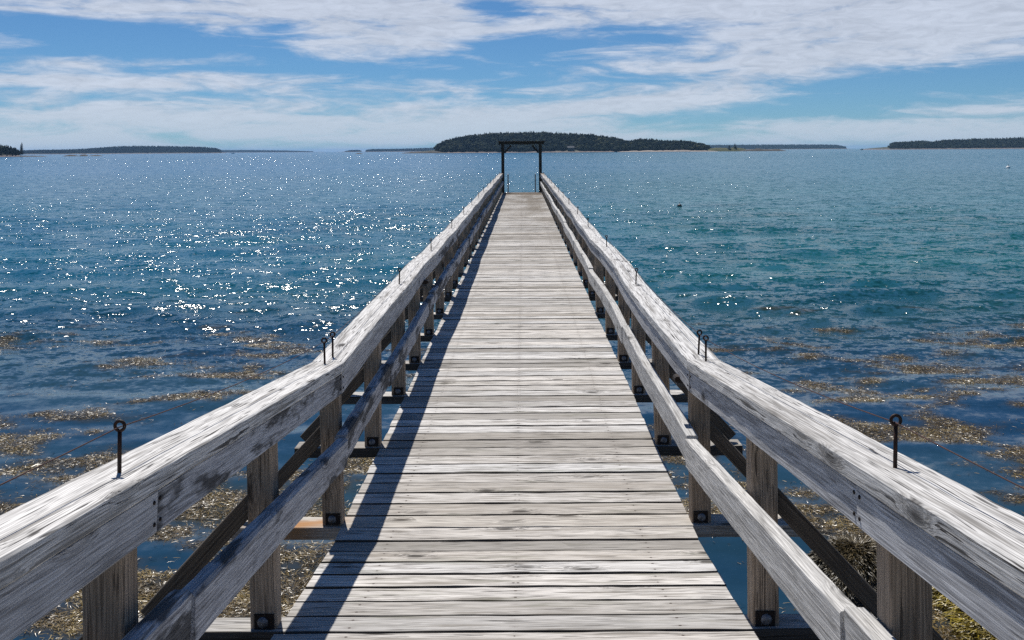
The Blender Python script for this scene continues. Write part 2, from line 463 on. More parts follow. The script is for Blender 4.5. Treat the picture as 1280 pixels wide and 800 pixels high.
# the sea on either side and behind, flat and far out of the detailed sheet
def flat_sheet(name, pts, mat):
    mb = MB(); mb.add(pts, [[0, 1, 2, 3]]); o = mb.build(name, mat); tag(o, kind='structure'); return o

# ------------------------------------------------------------------ seabed and weed-covered shore
def shore_h(x, y):
    """height of the ground by the pier; above the water only at the near right and behind"""
    h = -0.9 - 0.05 * np.maximum(y - 8, 0)
    bank = np.clip((10.1 - y) / 1.0, 0, 1) * np.clip((x - 2.9) / 0.8, 0, 1)
    bank = np.maximum(bank, np.clip((5.5 - y) / 3.0, 0, 1))
    h = h + bank * (1.20 + 0.3 * (fbm(x * 0.9, y * 0.9, 5) - 0.5)) + np.clip((3.0 - y) / 8, 0, 2) * 1.3
    return h

m, t = new_mat('shore_weed_ground')
n = t.noise(t.node('ShaderNodeTexCoord').outputs['Object'], 9.0, 6.0, 0.7)
finish(t, **{'Base Color': t.mix(t.ss(n, 0.35, 0.65), (0.035, 0.026, 0.007), (0.15, 0.105, 0.018)), 'Roughness': 0.6,
             'Normal': t.node('ShaderNodeBump', ins={'Strength': 1.0, 'Distance': 0.05, 'Height': n}).outputs[0]})
M['shore'] = m
gx, gy = np.meshgrid(np.arange(-14, 16.01, 0.15), np.arange(-13, 11.01, 0.15))
gz = shore_h(gx, gy)
V = np.stack([gx, gy, gz], -1).reshape(-1, 3)
ii = np.arange(gx.size).reshape(gx.shape)
Q = np.stack([ii[:-1, :-1], ii[:-1, 1:], ii[1:, 1:], ii[1:, :-1]], -1).reshape(-1, 4)
tag(link(bpy.data.objects.new('shore_ground', np_mesh('shore_ground', V, Q, M['shore'], True))), kind='structure')

# floating and stranded rockweed
def weed_mat(name, cols, rough=0.3):
    m, t = new_mat(name)
    tn = t.attr('tone', 'Fac')
    c = t.mix(t.ss(tn, 0.0, 0.5), cols[0], cols[1])
    c = t.mix(t.ss(tn, 0.5, 1.0), c, cols[2])
    finish(t, **{'Base Color': c, 'Roughness': rough, 'Specular IOR Level': 0.6})
    return m
M['weed'] = weed_mat('floating_rockweed', ((0.032, 0.021, 0.006), (0.16, 0.102, 0.022), (0.33, 0.235, 0.065)), 0.34)
M['weed_bed'] = weed_mat('stranded_rockweed', ((0.075, 0.058, 0.009), (0.25, 0.185, 0.02), (0.42, 0.33, 0.035)), 0.42)
M['weed_dark'] = weed_mat('rock_weed_dark', ((0.010, 0.008, 0.004), (0.045, 0.033, 0.012), (0.14, 0.10, 0.035)), 0.45)

def fronds(cx, cy, cz, length, width, tilt, nseg=3, heading=None, tone=None, droop=None):
    """many small bent strips; returns verts, faces, tone"""
    n = len(cx)
    hd = rng.uniform(0, 2 * PI, n) if heading is None else heading
    L = length * rng.uniform(0.5, 1.5, n); W = width * rng.uniform(0.6, 1.4, n)
    roll = rng.normal(0, 0.40, n)
    rise = rng.normal(0, tilt, n) if droop is None else droop
    curl = rng.normal(0, 0.7, n)
    kz = rng.normal(0, 0.5, n)
    px, py, pz = cx.copy(), cy.copy(), cz.copy()
    V = np.zeros((n, (nseg + 1) * 2, 3))
    for s in range(nseg + 1):
        wv = W * (0.5 if s in (0,) else (0.35 if s == nseg else 1.0))
        sxv, syv = -np.sin(hd), np.cos(hd)
        dz = np.sin(roll) * wv
        V[:, s * 2] = np.stack([px + sxv * wv * np.cos(roll), py + syv * wv * np.cos(roll), pz + dz], -1)
        V[:, s * 2 + 1] = np.stack([px - sxv * wv * np.cos(roll), py - syv * wv * np.cos(roll), pz - dz], -1)
        st = L / nseg
        px = px + np.cos(hd) * np.cos(rise) * st; py = py + np.sin(hd) * np.cos(rise) * st; pz = pz + np.sin(rise) * st
        hd = hd + curl / nseg; rise = rise + kz / nseg - (0.15 if droop is None else -0.0)
        roll = roll + rng.normal(0, 0.3, n)
    base = (np.arange(n) * (nseg + 1) * 2)[:, None]
    Fs = [base + np.array([[2 * s, 2 * s + 1, 2 * s + 3, 2 * s + 2]]) for s in range(nseg)]
    Fc = np.stack(Fs, 1).reshape(-1, 4)
    tn = rng.beta(1.6, 1.8, n) if tone is None else tone
    return V.reshape(-1, 3), Fc, np.repeat(tn, (nseg + 1) * 2)

NC = 2600000
wx = rng.uniform(-17, 17, NC); wy = 6.6 + 14.9 * rng.uniform(0, 1, NC) ** 1.15
field = weed_field(wx, wy)
den = np.clip(field / 0.08, 0, 1) ** 1.2 + 0.04 * np.clip((field + 0.10) / 0.08, 0, 1)
keep = rng.uniform(0, 1, NC) < den * np.interp(wy, [6, 12, 20], [0.75, 0.55, 0.40])
keep &= ~((wx > 2.9) & (wy < 9.0) & (shore_h(wx, wy) > 0.02))
wx, wy = wx[keep], wy[keep]
wz = sea(wx, wy) + rng.uniform(0.003, 0.018, len(wx))
v_, f_, t_ = fronds(wx, wy, wz, 0.060, 0.0028, 0.10, nseg=2, tone=np.clip(fbm(wx * 2.5, wy * 4, 77, 2) * 1.1 - 0.05 + rng.normal(0, 0.16, len(wx)), 0, 1))
print('floating fronds', len(wx))
o = link(bpy.data.objects.new('floating_seaweed', np_mesh('floating_seaweed', v_, f_, M['weed'], False, {'tone': t_})))
tag(o, 'golden brown rockweed floating in patches on the blue water beside the pier', kind='stuff')

NB = 520000
bx = rng.uniform(2.9, 11, NB); by = rng.uniform(4.6, 10.2, NB)
hh = shore_h(bx, by)
k_ = hh > -0.06
bx, by, hh = bx[k_], by[k_], hh[k_]
cl = fbm(bx * 1.6, by * 1.6, 51, 3)
tone = np.clip(0.5 + (cl - 0.5) * 1.6 + rng.normal(0, 0.22, len(bx)), 0, 1)
v_, f_, t_ = fronds(bx, by, hh + 0.03 + 0.05 * cl, 0.10, 0.0040, 0.22, tone=tone)
o = link(bpy.data.objects.new('shore_seaweed', np_mesh('shore_seaweed', v_, f_, M['weed_bed'], False, {'tone': t_})))
tag(o, 'yellow olive rockweed lying over the near shore right of the pier', kind='stuff')

# the weed-covered boulder
def boulder(name, c, r, h, label):
    root = empty(name, c)
    mb = MB()
    ring = []
    verts, faces = [], []
    NU, NVv = 28, 10
    for j in range(NVv + 1):
        ph = j / NVv * PI / 2
        for i in range(NU):
            a = 2 * PI * i / NU
            rr = r * math.cos(ph) * (1 + 0.12 * math.sin(3 * a + 1) + 0.07 * math.sin(5 * a))
            verts.append((rr * math.cos(a), rr * math.sin(a), h * math.sin(ph) - 0.15))
    for j in range(NVv):
        for i in range(NU):
            i2 = (i + 1) % NU
            faces.append([j * NU + i, j * NU + i2, (j + 1) * NU + i2, (j + 1) * NU + i])
    mb.add(verts, faces, None, 0.5, True)
    mb.build('rock', M['shore'], root)
    n = 26000
    a = rng.uniform(0, 2 * PI, n); q = rng.uniform(0, 1, n) ** 0.8
    ph = q * PI / 2
    rr = r * np.cos(ph) * (1 + 0.12 * np.sin(3 * a + 1) + 0.07 * np.sin(5 * a)) * 1.03
    zx, zy, zz = rr * np.cos(a), rr * np.sin(a), h * np.sin(ph) - 0.13
    v_, f_, t_ = fronds(zx, zy, zz + 0.01, 0.11, 0.0035, 0.10, heading=a + rng.normal(0, 0.22, n), droop=-(PI / 2 - ph) * 0.95 + rng.normal(0.0, 0.05, n),
                        tone=np.clip(0.15 + 0.65 * q + rng.normal(0, 0.18, n), 0, 1))
    w = link(bpy.data.objects.new('seaweed', np_mesh('seaweed', v_, f_, M['weed_dark'], False, {'tone': t_})), root)
    tag(w, kind='stuff')
    tag(root, label, 'rock')
boulder('weedy_rock', (CX + 2.90, 8.75, 0.0), 0.44, 0.46, 'dark boulder draped in brown seaweed standing in the shallows right of the pier')

# ------------------------------------------------------------------ the pier: deck
HALF = 0.75
pier = empty('wooden_pier', (0, KINK, ZD))
tag(pier, 'long straight grey plank pier with outrigger beams running out over the sea', 'pier')
def pier_part(mb, name, mat, parent=pier, kind=None, label=None):
    o = mb.build(name, mat, None)
    o.parent = parent
    o.matrix_parent_inverse = Matrix.Translation(-root_loc(parent))
    if kind: o['kind'] = kind
    if label: o['label'] = label
    return o
def root_loc(o):
    v = Vector(o.location)
    while o.parent is not None:
        break
    return v

POSTS = [-0.20, 0.90, 2.03, 3.19] + [4.36 + 1.106 * k for k in range(31)]
PITCH = 0.143
def ramp_frame(y):
    return deck_z(y)

def board_path(y, x0, x1, n, zoff, yaw, bow):
    pts = []
    for i in range(n + 1):
        s = i / n
        x = x0 + (x1 - x0) * s
        pts.append((x, y + yaw * x + bow * math.sin(s * PI), deck_z(y) + zoff + random.gauss(0, 0.0006)))
    return pts

y = 1.2
slots = []
while y < PIER_END - 0.05:
    slots.append(y); y += PITCH
POSTS = [p if p < 1.2 else 2.005 if p < 2.5 else min(slots, key=lambda q: abs(q - p)) for p in POSTS]
beam_slots = {}
for p in POSTS:
    if p < 1.2: continue
    i = min(range(len(slots)), key=lambda k: abs(slots[k] - (p - 0.0)))
    beam_slots[i] = p
far = MB()
count = 0
first_vis = next(i for i, s in enumerate(slots) if s > 2.7)
last_y = None
for i, yy in enumerate(slots):
    th = 0.040
    gap = random.choice([0.010, 0.012, 0.010, 0.014, 0.011, 0.018])
    wd = PITCH - gap
    if i in beam_slots:
        mb = MB()
        mb.sweep(board_path(yy, -1.22 + random.uniform(-0.02, 0.02), 1.21 + random.uniform(-0.02, 0.02), 20, -0.026, 0, 0), wd - 0.002, 0.052, (0, 1, -SLOPE if yy < KINK else 0), 0.002, 0.0006)
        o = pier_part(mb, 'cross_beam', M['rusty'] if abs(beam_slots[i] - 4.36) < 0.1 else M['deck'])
        if abs(beam_slots[i] - 4.36) < 0.1: o['label'] = 'rust stained outrigger beam'
        continue
    path = board_path(yy, -HALF + random.gauss(0, 0.002), HALF + random.gauss(0, 0.002), 14, -th / 2 + random.gauss(0, 0.0018), random.gauss(0, 0.0013), random.gauss(0, 0.0015))
    if i >= first_vis and count < 100:
        mb = MB(); mb.sweep(path, wd, th, (0, 1, -SLOPE if yy < KINK else 0), 0.0015, 0.0005)
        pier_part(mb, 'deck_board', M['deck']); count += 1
    else:
        far.sweep(path, wd, th, (0, 1, -SLOPE if yy < KINK else 0), 0.0015, 0.0003)
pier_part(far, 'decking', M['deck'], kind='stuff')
# end trim board
mb = MB(); mb.sweep([(-HALF, PIER_END - 0.02, ZD - 0.12), (HALF, PIER_END - 0.02, ZD - 0.12)], 0.04, 0.20, (0, 1, 0))
pier_part(mb, 'end_board', M['brace'])
# ramp before the first slots, behind the eye
for yy in np.arange(-2.2, 1.14, PITCH):
    far2 = None
mb = MB()
for yy in np.arange(1.2 - PITCH, -2.4, -PITCH):
    mb.sweep(board_path(yy, -HALF, HALF, 6, -0.02, 0, 0), PITCH - 0.011, 0.04, (0, 1, -SLOPE), 0.0015)
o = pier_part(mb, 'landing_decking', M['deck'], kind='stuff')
# stringers and piles under the deck
for sx in (-0.52, 0.0, 0.52):
    mb = MB()
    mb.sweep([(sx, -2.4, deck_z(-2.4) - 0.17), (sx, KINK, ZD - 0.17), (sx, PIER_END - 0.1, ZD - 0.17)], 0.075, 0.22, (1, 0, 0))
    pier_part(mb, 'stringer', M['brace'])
for k in range(2, 35, 4):
    yy = POSTS[k] + 0.28
    for sx in (-0.5, 0.5):
        mb = MB(); mb.tube([(sx, yy, -1.5), (sx, yy, deck_z(yy) - 0.29)], 0.11, 12)
        pier_part(mb, 'pile', M['pile'])

# ------------------------------------------------------------------ railings
RAIL = 0.748
EYEBOLTS = [-0.42, 1.98, 4.03, 4.20] + [6.5 + 2.35 * k for k in range(13)]
plate_me = None

def railing(side):
    left = side < 0
    root = empty('wooden_railing', (side * 0.79, KINK, ZD))
    def part(mb, name, mat, parent=None, kind=None, label=None):
        o = mb.build(name, mat, None)
        if parent is None:
            o.parent = root; o.matrix_parent_inverse = Matrix.Translation(-Vector(root.location))
        else:
            o.parent = parent
        if label: o['label'] = label
        return o
    wob = [0.0] * len(POSTS)
    wobx = [0.0] * len(POSTS)
    for k in range(len(POSTS)):
        if POSTS[k] > 5:
            wob[k] = random.gauss(0, 0.009); wobx[k] = random.gauss(0, 0.008)
    def wz(y): return float(np.interp(y, POSTS, wob))
    def wxx(y): return float(np.interp(y, POSTS, wobx))
    def run(y0, y1, x, dz, step):
        ys_ = [y0]
        n = max(1, int(round((y1 - y0) / step)))
        ys_ = [y0 + (y1 - y0) * i / n for i in range(n + 1)]
        if y0 < KINK - 0.02 and y1 > KINK + 0.02: ys_ = sorted(ys_ + [KINK])
        return [(side * (x) + wxx(q), q, deck_z(q) + dz + wz(q)) for q in ys_]
    # top rails, laid flat: joints at the kink and every few metres
    joints = [-2.0, KINK] + [KINK + 4.42 * k for k in range(1, 8)] + [PIER_END - 0.16]
    for a, b in zip(joints[:-1], joints[1:]):
        if b - a < 0.6: continue
        mb = MB()
        mb.sweep(run(a + 0.003, b - 0.003, 0.770, RAIL - 0.022, 0.10 if a < 9 else 0.55), 0.134, 0.044, (1, 0, 0), 0.004, 0.0005 if a < 9 else 0.0008)
        part(mb, 'handrail', M['cap'])
    # boards on edge under the inner lip of the top rail
    jb = [-2.0, 2.03 if left else 2.04, 4.10, 8.8, 13.2, 17.6, 22.0, 26.5, 31.0, PIER_END - 0.16]
    for q, (a, b) in enumerate(zip(jb[:-1], jb[1:])):
        mb = MB()
        x_ = 0.731 + (0.004 if q % 2 else 0.0)
        mb.sweep(run(a + 0.003, b - 0.003, x_, RAIL - 0.046 - 0.043 + (-0.003 if q % 2 else 0.0), 0.10 if a < 9 else 0.55), 0.041, 0.086, (1, 0, 0), 0.003, 0.0004)
        rb = part(mb, 'rail_board', (M['stained'] if left and q in (1, 3) else M['board']))
        if q in (0, 1, 2):
            for e, sgn in ((b, -1), (a, 1)):
                if e < 1.5 or e > 5: continue
                for dz in (0.022, -0.022):
                    ys = e + sgn * 0.022
                    s = MB(); s.lathe((0, 0, 0), [(0.0045, 0), (0.0045, 0.002), (0.003, 0.0032)], 10)
                    so = s.build('screw', M['plate'], None)
                    so.parent = rb
                    xs = side * (x_ - 0.0205)
                    so.matrix_parent_inverse = Matrix.Translation(-Vector(root.location)) if False else Matrix.Identity(4)
                    so.location = (xs, ys, deck_z(ys) + RAIL - 0.089 + dz)
                    so.rotation_euler = (0, -side * PI / 2, 0)
    # middle rails
    mj = ([-2.0, 2.18, 4.08, 5.45, 8.25] if left else [-2.0, 2.10, 4.12, 6.8, 10.1]) + [13.3, 16.6, 20.0, 23.3, 26.6, 30.0, 33.4, PIER_END - 0.16]
    for q, (a, b) in enumerate(zip(mj[:-1], mj[1:])):
        mb = MB()
        st = 0.006 * (q % 2)
        zz = 0.392 if left else 0.372
        mb.sweep(run(a + 0.004, b - 0.004, (0.717 if left else 0.727) - st, zz - 0.012 * (q % 2), 0.09 if a < 9 else 0.55), 0.048, 0.116, (1, 0, 0),
                 0.009 if left else 0.004, 0.0010 if left else 0.0005)
        part(mb, 'middle_rail', M['stained'] if left else M['lightboard'])
    # posts with steel shoe and bolt
    for k, p in enumerate(POSTS):
        z0 = deck_z(p)
        y_ = p
        lean = random.gauss(0, 0.004) + (0.010 if left and p < 5 else 0.0)
        mb = MB()
        xo = side * 0.795
        top = z0 + RAIL - 0.0445 + wz(p)
        mb.sweep([(xo + (-lean if left else lean * 0.3) * s + wxx(p) * s, y_ + 0.004 * s, z0 + (top - z0) * s) for s in (0, 0.34, 0.67, 1.0)], 0.084, 0.076, (1, 0, 0), 0.004, 0.0008)
        post = part(mb, 'post', M['post'])
        if p < 13:
            d = MB(); d.sweep([(xo - side * 0.003, y_ - 0.0405, z0 + 0.004), (xo - side * 0.003, y_ - 0.0405, z0 + 0.052)], 0.062, 0.006, (1, 0, 0), 0.001)
            po = d.build('post_shoe', M['plate'], None); po.parent = post
            c = MB(); c.lathe((xo, y_ - 0.0435, z0 + 0.027), [(0.018, 0), (0.017, -0.003), (0.011, -0.007), (0.003, -0.0085)], 16, 'y')
            bo = c.build('bolt', M['bolt'], None); bo.parent = post
        # knee brace from the outrigger beam to the post
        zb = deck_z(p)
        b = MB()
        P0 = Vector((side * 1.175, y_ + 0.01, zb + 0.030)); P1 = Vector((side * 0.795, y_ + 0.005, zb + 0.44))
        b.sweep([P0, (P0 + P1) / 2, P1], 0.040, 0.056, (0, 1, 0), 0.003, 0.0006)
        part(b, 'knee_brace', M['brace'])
    # eye bolts
    for ey in EYEBOLTS:
        if ey > PIER_END - 0.5: break
        q = MB()
        q.tube([(0, 0, -0.03), (0, 0, 0.04), (0, 0, 0.083)], 0.0042, 10)
        q.torus((0, 0, 0.0935), 0.0096, 0.0034, 'y')
        e = q.build('eye_bolt', M['iron'], root)
        e.location = (side * 0.768 + wxx(ey) - root.location.x, ey - root.location.y, deck_z(ey) + RAIL + wz(ey) - root.location.z)
        e.rotation_euler = (random.gauss(0, 0.03), random.gauss(0, 0.03), random.gauss(0, 0.35) if ey > 3 else 0.0)
    # the wire strung through the eyes
    w = MB()
    path = []
    for a, b in zip(EYEBOLTS[:-1], EYEBOLTS[1:]):
        n = 10
        for i in range(n):
            s = i / n
            yq = a + (b - a) * s
            za = deck_z(a) + RAIL + wz(a) + 0.09; zb = deck_z(b) + RAIL + wz(b) + 0.09
            path.append((side * 0.768 + wxx(a) * (1 - s) + wxx(b) * s, yq, za + (zb - za) * s - 0.02 * (b - a) / 2.35 * 4 * s * (1 - s)))
    w.tube(path, 0.0014, 6)
    wo = w.build('wire', M['wire'])
    side_word = 'left' if left else 'right'
    tag(wo, f'thin rusty wire threaded through the eye bolts on the {side_word} handrail', 'wire', 'wires along the handrails')
    tag(root, ('left railing of the pier, its middle rail blotched with black mildew' if left else 'right railing of the pier, with a pale clean middle rail catching the sun'),
        'railing', 'railings of the pier')
    return root
rl = railing(-1)
rr_ = railing(1)

# small black fixtures on posts
def fixture(x, y, z, label, sgn):
    root = empty('post_light', (x, y, z))
    b = MB(); b.sweep([(0, -0.028, 0.012), (0, 0.028, 0.012)], 0.062, 0.026, (1, 0, 0), 0.007); b.build('hood', M['plate'], root)
    b = MB(); b.sweep([(-sgn * 0.0, -0.02, -0.010), (-sgn * 0.0, 0.02, -0.010)], 0.042, 0.016, (1, 0, 0), 0.003); b.build('lens_housing', M['dark_float'], root)
    tag(root, label, 'light', 'small black lights on the railing posts')
fixture(0.752 - 0.033, 4.36, ZD + 0.60, 'small black light hood on the right railing post where the rail bends', 1)
fixture(-0.752 + 0.033, POSTS[7], ZD + 0.60, 'small black light hood under the left handrail further along the pier', -1)

# ------------------------------------------------------------------ end of the pier
g = empty('timber_gateway', (0, PIER_END - 0.12, ZD))
tag(g, 'dark timber frame with corner braces standing across the far end of the pier', 'gateway')
for sx in (-1, 1):
    mb = MB(); mb.sweep([(sx * 0.715, 0, 0.0), (sx * 0.715, 0, 1.84)], 0.115, 0.115, (1, 0, 0), 0.005); mb.build('post', M['gate'], g)
    mb = MB(); mb.sweep([(sx * 0.655, 0, 1.52), (sx * 0.40, 0, 1.80)], 0.07, 0.075, (0, 1, 0), 0.004); mb.build('corner_brace', M['gate'], g)
mb = MB(); mb.sweep([(-0.87, 0, 1.885), (0.87, 0, 1.885)], 0.14, 0.09, (0, 1, 0), 0.006); mb.build('lintel', M['gate'], g)
mb = MB(); mb.sweep([(-0.90, 0, 1.948), (0.90, 0, 1.948)], 0.20, 0.034, (0, 1, 0), 0.006); mb.build('top_board', M['gate'], g)
ld = empty('boarding_ladder', (0, PIER_END + 0.22, ZD))
tag(ld, 'slim grey ladder whose two rails rise beyond the end of the deck', 'ladder')
for sx in (-0.525, 0.525):
    mb = MB(); mb.tube([(sx, 0.10, -2.6), (sx, 0, 0.0), (sx, -0.02, 0.62), (sx, -0.05, 0.70)], 0.025, 10); mb.build('rail', M['alu'], ld)
for k in range(8):
    mb = MB(); mb.tube([(-0.525, 0.005 * k, -0.1 - 0.3 * k), (0.525, 0.005 * k, -0.1 - 0.3 * k)], 0.018, 8); mb.build('rung', M['alu'], ld)

# ------------------------------------------------------------------ far shores
def px_x(px, D): return CX + (px - 653.0) * D / F
def px_h(px, py, D):
    """height above the water of a pixel at distance D, with the photograph's small roll taken out"""
    return EYE + (188.0 - (py + ROLL * (px - 653.0))) * D / F

def land_mat(name, a, b, c):
    m, t = new_mat(name)
    geo = t.node('ShaderNodeNewGeometry')
    n = t.noise(geo.outputs['Position'], 0.05, 5.0, 0.65)
    z = t.sep(geo.outputs['Position'])[2]
    n2 = t.noise(geo.outputs['Position'], 0.6, 3.0, 0.6)
    rock = t.mix(t.ss(n2, 0.35, 0.65), c, tuple(x * 0.45 for x in c))
    col = t.mix(t.ss(t.m('ADD', z, t.m('MULTIPLY', n, 3.0)), 3.2, 4.2), rock, t.mix(t.ss(n, 0.35, 0.65), a, b))
    finish(t, **{'Base Color': col, 'Roughness': 0.9})
    return m
M['land'] = land_mat('island_ground', (0.020, 0.028, 0.012), (0.045, 0.055, 0.022), (0.21, 0.165, 0.15))
m, t = new_mat('dark_ledge'); n = t.noise(t.node('ShaderNodeNewGeometry').outputs['Position'], 0.8, 4.0)
finish(t, **{'Base Color': t.mix(t.ss(n, 0.35, 0.65), (0.03, 0.027, 0.022), (0.10, 0.085, 0.07)), 'Roughness': 0.9}); M['ledge'] = m
def needle_mat(name, cols):
    m, t = new_mat(name)
    tn = t.attr('tone', 'Fac')
    n = t.noise(t.node('ShaderNodeNewGeometry').outputs['Position'], 0.35, 3.0)
    c = t.mix(t.ss(tn, 0.0, 0.7), cols[0], cols[1]); c = t.mix(t.ss(tn, 0.75, 1.0), c, cols[2])
    c = t.mix(t.ss(n, 0.3, 0.7), c, t.mix(1.0, c, (0.6, 0.6, 0.6), 'MULTIPLY'))
    finish(t, **{'Base Color': c, 'Roughness': 0.9, 'Specular IOR Level': 0.1})
    return m
M['needle'] = needle_mat('spruce_needles', ((0.010, 0.017, 0.010), (0.026, 0.038, 0.018), (0.060, 0.064, 0.026)))
M['bark'] = land_mat('bark', (0.05, 0.04, 0.03), (0.08, 0.06, 0.045), (0.06, 0.05, 0.04))

def conifer_arrays(n_tier=7, seg=7, seed=0):
    """unit spruce: drooping jagged tiers, height 1, radius about 0.2"""
    r = np.random.default_rng(seed)
    V, Fc = [], []
    for k in range(n_tier):
        s = k / n_tier
        zt = 0.10 + 0.90 * (s + 1.15 / n_tier); zt = min(zt, 1.0)
        zb = 0.08 + 0.90 * s
        rad = 0.21 * (1 - s) ** 0.85 + 0.018
        b = len(V)
        V.append((r.normal(0, 0.008), r.normal(0, 0.008), zt))
        a0 = r.uniform(0, 6.28)
        for i in range(seg * 2):
            a = a0 + PI * i / seg
            rr = rad * (r.uniform(0.75, 1.25) if i % 2 == 0 else r.uniform(0.35, 0.6))
            V.append((rr * math.cos(a), rr * math.sin(a), zb + (r.uniform(-0.02, 0.01) if i % 2 == 0 else 0.035)))
        for i in range(seg * 2):
            Fc.append((b, b + 1 + i, b + 1 + (i + 1) % (seg * 2)))
    return np.array(V), np.array(Fc)
def broad_arrays(seed=0, nblob=5):
    r = np.random.default_rng(seed); V, Fc = [], []
    for q in range(nblob):
        c = np.array((r.normal(0, 0.14), r.normal(0, 0.14), r.uniform(0.42, 0.82)))
        R = r.uniform(0.15, 0.24)
        b = len(V); nu, nv = 7, 5
        for j in range(nv + 1):
            th = PI * j / nv
            for i in range(nu):
                a = 2 * PI * (i + 0.5 * j) / nu
                rr = R * r.uniform(0.75, 1.25)
                V.append(tuple(c + rr * np.array((math.sin(th) * math.cos(a), math.sin(th) * math.sin(a), math.cos(th) * 0.9))))
        for j in range(nv):
            for i in range(nu):
                i2 = (i + 1) % nu
                Fc.append((b + j * nu + i, b + j * nu + i2, b + (j + 1) * nu + i2)); Fc.append((b + j * nu + i, b + (j + 1) * nu + i2, b + (j + 1) * nu + i))
    return np.array(V), np.array(Fc)
PROTO = [conifer_arrays(seed=s) for s in range(6)]
PROTO_S = [conifer_arrays(5, 4, seed=s + 40) for s in range(4)]
BROAD = [broad_arrays(s) for s in range(3)]

def forest(name, pts, label):
    """a far wood that reads as one mass"""
    Vs, Fs, Ts, nb = [], [], [], 0
    for (x, y, z, h, kind, tone, wide) in pts:
        P_ = (BROAD[int(tone * 97) % 3] if kind == 1 else (PROTO if kind == 0 else PROTO_S)[int(tone * 991) % (6 if kind == 0 else 4)])
        a = tone * 40.0
        ca, sa = math.cos(a), math.sin(a)
        v = P_[0]
        xx = (v[:, 0] * ca - v[:, 1] * sa) * h * wide + x
        yy = (v[:, 0] * sa + v[:, 1] * ca) * h * wide + y
        Vs.append(np.stack([xx, yy, v[:, 2] * h + z], -1)); Fs.append(P_[1] + nb); nb += len(v)
        Ts.append(np.full(len(v), tone if kind != 1 else 0.7 + 0.3 * tone))
    o = link(bpy.data.objects.new(name, np_mesh(name, np.concatenate(Vs), np.concatenate(Fs), M['needle'], False, {'tone': np.concatenate(Ts)})))
    tag(o, label, kind='stuff')
    return o

# single spruces: a trunk and a crown under each tree
spr = []
for s in range(5):
    v, f = conifer_arrays(9, 8, seed=100 + s)
    me = np_mesh('spruce_crown', v, f, M['needle'], False, {'tone': np.full(len(v), 0.15 + 0.16 * s)})
    mb = MB(); mb.tube([(0, 0, -0.03), (0, 0, 0.5), (0, 0, 0.96)], [0.018, 0.012, 0.003], 6)
    spr.append((me, mb.mesh('spruce_trunk', M['bark'])))
def spruce(x, y, z, h, label, group, wide=1.0, parts=True):
    crown, trunk = random.choice(spr)
    if parts:
        e = empty('spruce_tree', (x, y, z)); e.scale = (h * wide, h * wide, h); e.rotation_euler = (0, 0, random.uniform(0, 6.28))
        link(bpy.data.objects.new('crown', crown), e); link(bpy.data.objects.new('trunk', trunk), e)
    else:
        e = link(bpy.data.objects.new('spruce_tree', crown)); e.location = (x, y, z); e.scale = (h * wide, h * wide, h); e.rotation_euler = (0, 0, random.uniform(0, 6.28))
    tag(e, label, 'tree', group)
    return e

